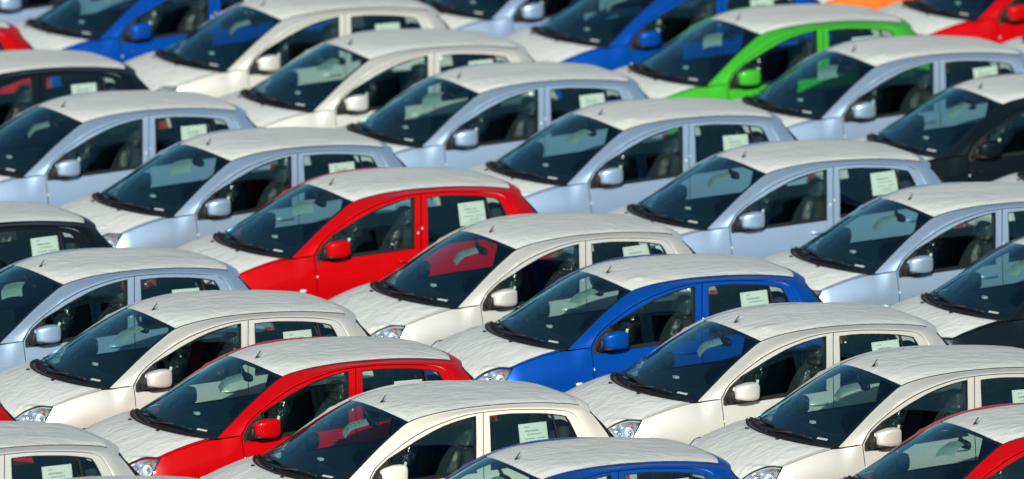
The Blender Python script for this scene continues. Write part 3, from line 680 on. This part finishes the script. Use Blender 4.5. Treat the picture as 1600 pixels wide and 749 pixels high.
def side_sheet(x, z, tilt, seed):
    y = float(side_y(x, z))-.022; dy = float(side_y(x, z+.05)-side_y(x, z-.05))/.1; dyx = float(side_y(x+.05, z)-side_y(x-.05, z))/.1
    ux = Vector((-1, -dyx, math.tan(tilt))); uz = Vector((math.tan(tilt), dy, 1)); return sheet((x, y, z), ux, uz, .255, .195, -.004, seed, LINES)
SIDES = [side_sheet(-.735, 1.205, .02, 1), side_sheet(-.72, 1.17, -.02, 2), side_sheet(-.75, 1.225, .025, 3), side_sheet(-.69, 1.19, .0, 4)]
def fr_sheet(px, py, rot, curl, seed):
    """a paper notice tucked behind the mirror, lying just under the glass with one end curling down."""
    r = random.Random(seed); e = Vector(wsurf(3.0, 0))-Vector(wsurf(2.2, 0)); e.normalize(); uy = Vector((0, 1, 0)); nn = uy.cross(e).normalized()
    if nn.z < 0: nn = -nn
    c_ = Vector(wsurf(2.95, 0, .06))+Vector((px, py, 0)); e = (e-nn*.25).normalized()
    ux = uy*math.cos(rot)+e*math.sin(rot); uz = e*math.cos(rot)-uy*math.sin(rot); wd, ht = .18, .22
    f = lambda a_, b_, o=0: tuple(c_+ux*(a_*wd/2)+uz*(b_*ht/2)+nn*(o-curl*max(0, -b_-.1)**1.5-.012*a_*a_))
    mb = MB(); grid(mb, [[f(a_, b_) for a_ in np.linspace(-1, 1, 9)] for b_ in np.linspace(-1, 1, 11)])
    pb = MB()
    for y_, x0, x1, h_, g in LINES:
        x = x0
        while x < x1:
            l = r.uniform(*g); x2 = min(x1, x+l); pb.add([f(x, y_-h_*.6, .0015), f(x2, y_-h_*.6, .0015), f(x2, y_+h_*.6, .0015), f(x, y_+h_*.6, .0015)], [(0, 1, 2, 3)]); x += l+r.uniform(.02, .05)
    return mb.mesh('paper_notice', M['notice']), pb.mesh('printed_lines', M['faint'])
FRONTS = [fr_sheet(-.02, 0, .1, .05, 11), fr_sheet(-.01, -.03, -.35, .07, 12), fr_sheet(-.03, .0, .45, .04, 13), fr_sheet(.0, -.04, .9, .06, 14)]
part('sheet', 'shipping_sheet', 'rdoorL', SIDES[0][0]); part('sheetp', 'printed_lines', 'rdoorL', SIDES[0][1])
part('note', 'paper_notice', 'wind', FRONTS[0][0]); part('notep', 'printed_lines', 'wind', FRONTS[0][1])
def stick(x, z, wd, ht, rot, off=-.018):
    mb = MB(); V = []
    for a_, b_ in ((-1, -1), (1, -1), (1, 1), (-1, 1)):
        px = x+(a_*wd*math.cos(rot)-b_*ht*math.sin(rot))/2; pz = z+(a_*wd*math.sin(rot)+b_*ht*math.cos(rot))/2; V.append((px, float(side_y(px, pz))+off, pz))
    mb.add(V, [(3, 2, 1, 0)]); return mb
part('stk', 'window_sticker', 'fdoorL', stick(.455, 1.075, .022, .042, .45).mesh('window_sticker', M['white']))
part('stk2', 'quarter_sticker', 'rdoorL', stick(-1.00, 1.115, .095, .036, -.03).mesh('quarter_sticker', M['white']))
mb = MB(); box(mb, (-.30, -.585, 1.275), (.05, .012, .075), bev=.004); part('tag', 'seat_belt_tag', None, mb.mesh('seat_belt_tag', M['tagred']))
mb = MB(); box(mb, (.70, -.25, .975), (.035, .05, .02), bev=.003); part('dtag', 'dashboard_tag', 'dash', mb.mesh('dashboard_tag', M['white']))
# wheels
def tyre():
    mb = MB(); lathe_y(mb, [(.19, -.075), (.25, -.085), (.272, -.07), (.28, -.04), (.28, .04), (.272, .07), (.25, .085), (.19, .075), (.17, .05)], 32); return mb.mesh('tyre', M['tyre'])
def rim():
    mb = MB(); lathe_y(mb, [(.195, .07), (.185, .055), (.178, .02), (.170, .005)], 32); lathe_y(mb, [(.175, .0), (.001, -.005)], 32)
    for k in range(7):
        q = 2*math.pi*k/7; tube(mb, [(.03*math.cos(q), .045, .03*math.sin(q)), (.18*math.cos(q), .055, .18*math.sin(q))], [.018, .013], 8)
    ell(mb, (0, .05, 0), (.045,.018,.045), 2.2, 16, 6); return mb.mesh('wheel', M['rim'])
TY, RM = tyre(), rim(); TYm, RMm = mirror(TY), mirror(RM)
for k, (x, s) in enumerate(((AX, 1), (AX, -1), (-AX, 1), (-AX, -1))):
    part('wh%d' % k, 'wheel', None, (RM if s > 0 else RMm), False); part('ty%d' % k, 'tyre', 'wh%d' % k, (TY if s > 0 else TYm))
WPOS = {'wh%d' % k: (x, s*.695, .28) for k, (x, s) in enumerate(((AX, 1), (AX, -1), (-AX, 1), (-AX, -1)))}
for k_ in ('mirR', 'stalkR', 'mglR'): WPOS[k_] = (-.055, 0, -.022)     # the far one is folded a little further
mb = MB()
for s in (-1, 1):
    for cx in (AX, -AX): lathe_y(mb, [(.33, .0), (.33, -s*.22), (.01, -s*.22)], 24, (cx, s*.74, AZ))
part('wl', 'wheel_arch_liner', None, mb.mesh('wheel_arch_liner', M['black']))

# ---------------------------------------------------------------- one car with its parts, then copies of it
PAINT = {'red': (.50, .001, .003, .0), 'blue': (.001, .075, .42, .3), 'lightblue': (.47, .66, .88, .65), 'silver': (.92, .93, .85, .55),
         'cream': (.82, .80, .68, .0), 'black': (.004, .009, .013, .0), 'green': (.05, .46, .03, .15), 'orange': (.82, .20, .03, .1)}
proto = {}
def build_proto(root):
    for key, name, par, me, paint, label in PARTS:
        o = bpy.data.objects.new(name, me); C.objects.link(o); proto[key] = (o, par, paint)
        if label: o['label'] = label
        if name == 'printed_lines': o['kind'] = 'stuff'
        if key in WPOS: o.location = WPOS[key]
    for key, (o, par, paint) in proto.items(): o.parent = proto[par][0] if par else root
CARS = [
    (-0.750, 92.501, 0.4934, 'cream', 'solid cream white hatchback at bottom centre between the red car and the lowest blue one'),
    (-2.627, 96.358, 0.4495, 'silver', 'silver hatchback at lower left between the pale blue and the red car'),
    (-1.755, 94.329, 0.4853, 'red', 'red hatchback at lower left directly behind the cream white car'),
    (0.296, 90.246, 0.4484, 'blue', 'blue hatchback cut off by the bottom edge, only roof and window tops showing'),
    (-3.614, 98.267, 0.4780, 'lightblue', 'pale blue hatchback at left edge behind the silver one with its mirror in full view'),
    (-4.865, 100.431, 0.4755, 'black', 'black hatchback at left edge in the middle, only its rear half and roof showing'),
    (-4.367, 90.865, 0.4646, 'silver', 'silver hatchback in the bottom left corner, only its rear half showing'),
    (-3.283, 88.746, 0.4729, 'silver', 'hatchback at bottom left whose white covered roof just peeks above the bottom edge'),
    (-5.356, 92.824, 0.4738, 'red', 'red hatchback at the left edge near the bottom, only a corner of its tail showing'),
    (-5.909, 110.523, 0.4709, 'red', 'red hatchback at the top left edge, only its tail showing'),
    (-4.767, 108.240, 0.4766, 'black', 'black hatchback at upper left edge, rear windows and covered roof showing'),
    (-3.717, 106.039, 0.4668, 'lightblue', 'pale blue hatchback at left edge in front of the upper black car'),
    (-2.391, 104.101, 0.5077, 'lightblue', 'pale blue hatchback directly behind the red car at centre left'),
    (-1.287, 102.104, 0.4636, 'red', 'red hatchback in the centre left with a white side indicator on its fender'),
    (0.076, 99.872, 0.5120, 'silver', 'silver hatchback between the central red car and the central blue car'),
    (1.046, 97.985, 0.4473, 'blue', 'blue hatchback in the centre right between two silver ones'),
    (2.054, 95.810, 0.4608, 'silver', 'silver hatchback in front of the central blue car, headlight showing at its lower left'),
    (3.105, 93.967, 0.4803, 'silver', 'silver hatchback at lower right directly behind the red car in the corner'),
    (3.816, 91.619, 0.4618, 'red', 'red hatchback in the bottom right corner'),
    (-4.605, 115.120, 0.4729, 'lightblue', 'pale blue hatchback in the top left corner, only its fender and mirror showing'),
    (-3.336, 113.440, 0.5008, 'blue', 'blue hatchback at top left with roof cut off by the top edge'),
    (-2.059, 111.610, 0.4615, 'silver', 'silver hatchback at top left next to the blue one, nearest the top edge'),
    (-1.220, 109.424, 0.4601, 'silver', 'silver hatchback in the upper left between another silver car and a pale blue one'),
    (-0.221, 107.573, 0.4594, 'lightblue', 'pale blue hatchback in the upper centre directly in front of the upper silver pair'),
    (1.032, 105.637, 0.4832, 'lightblue', 'pale blue hatchback just right of the centre, behind the tail of the central red one'),
    (2.259, 103.463, 0.4523, 'lightblue', 'pale blue hatchback on the right behind the central blue car'),
    (3.629, 101.382, 0.4540, 'lightblue', 'pale blue hatchback at right edge beside the black one with the covered hood'),
    (4.665, 99.286, 0.4655, 'black', 'black hatchback at the right edge below the middle with white covered hood in view'),
    (0.360, 114.600, 0.4834, 'lightblue', 'pale blue hatchback at the top edge left of the blue one, mirror seen'),
    (1.440, 113.009, 0.4950, 'blue', 'blue hatchback at the top edge left of the green car'),
    (2.340, 110.820, 0.4843, 'green', 'bright green hatchback, the only green one'),
    (3.359, 109.035, 0.4672, 'lightblue', 'pale blue hatchback at upper right between the green car and the black one'),
    (4.438, 107.013, 0.4426, 'black', 'black hatchback at upper right edge beside a pale blue one, windshield in full view'),
    (5.705, 105.093, 0.4568, 'silver', 'hatchback at the right edge, only a covered hood corner showing under the black one'),
    (3.936, 116.192, 0.4729, 'orange', 'orange hatchback at the top edge, only its front fender showing'),
    (4.994, 114.508, 0.4478, 'red', 'red hatchback in the top right corner beside the orange one'),
    (6.049, 112.440, 0.4729, 'silver', 'hatchback at the upper right edge, only its covered hood showing by the red one'),
]
def dress(parts, i, col):
    """this car's own colour, cover crinkles, papers."""
    c = PAINT[col]; r = random.Random(100+i)
    for key, o in parts.items():
        if proto[key][2]: o.color = c
    parts['rcov'].data = ROOFC[r.randrange(4)]; parts['hcov'].data = HOODC[r.randrange(4)]
    k = r.randrange(4); parts['sheet'].data, parts['sheetp'].data = SIDES[k]
    k = r.randrange(4); parts['note'].data, parts['notep'].data = FRONTS[k]
first = None
for i, (x, y, yaw, col, label) in enumerate(CARS):
    root = bpy.data.objects.new('car', None); C.objects.link(root); root.empty_display_size = .3
    root.location = (x, y, 0); root.rotation_euler = (0, 0, math.pi+yaw)
    root['label'] = label; root['category'] = 'car'; root['group'] = 'new small hatchbacks parked in close rows'
    if first is None: first = root; build_proto(root); parts = {k: v[0] for k, v in proto.items()}
    else:
        parts = {}
        for key, (o, par, paint) in proto.items(): q = o.copy(); C.objects.link(q); parts[key] = q
        for key, (o, par, paint) in proto.items(): parts[key].parent = parts[par] if par else root
    dress(parts, i, col)
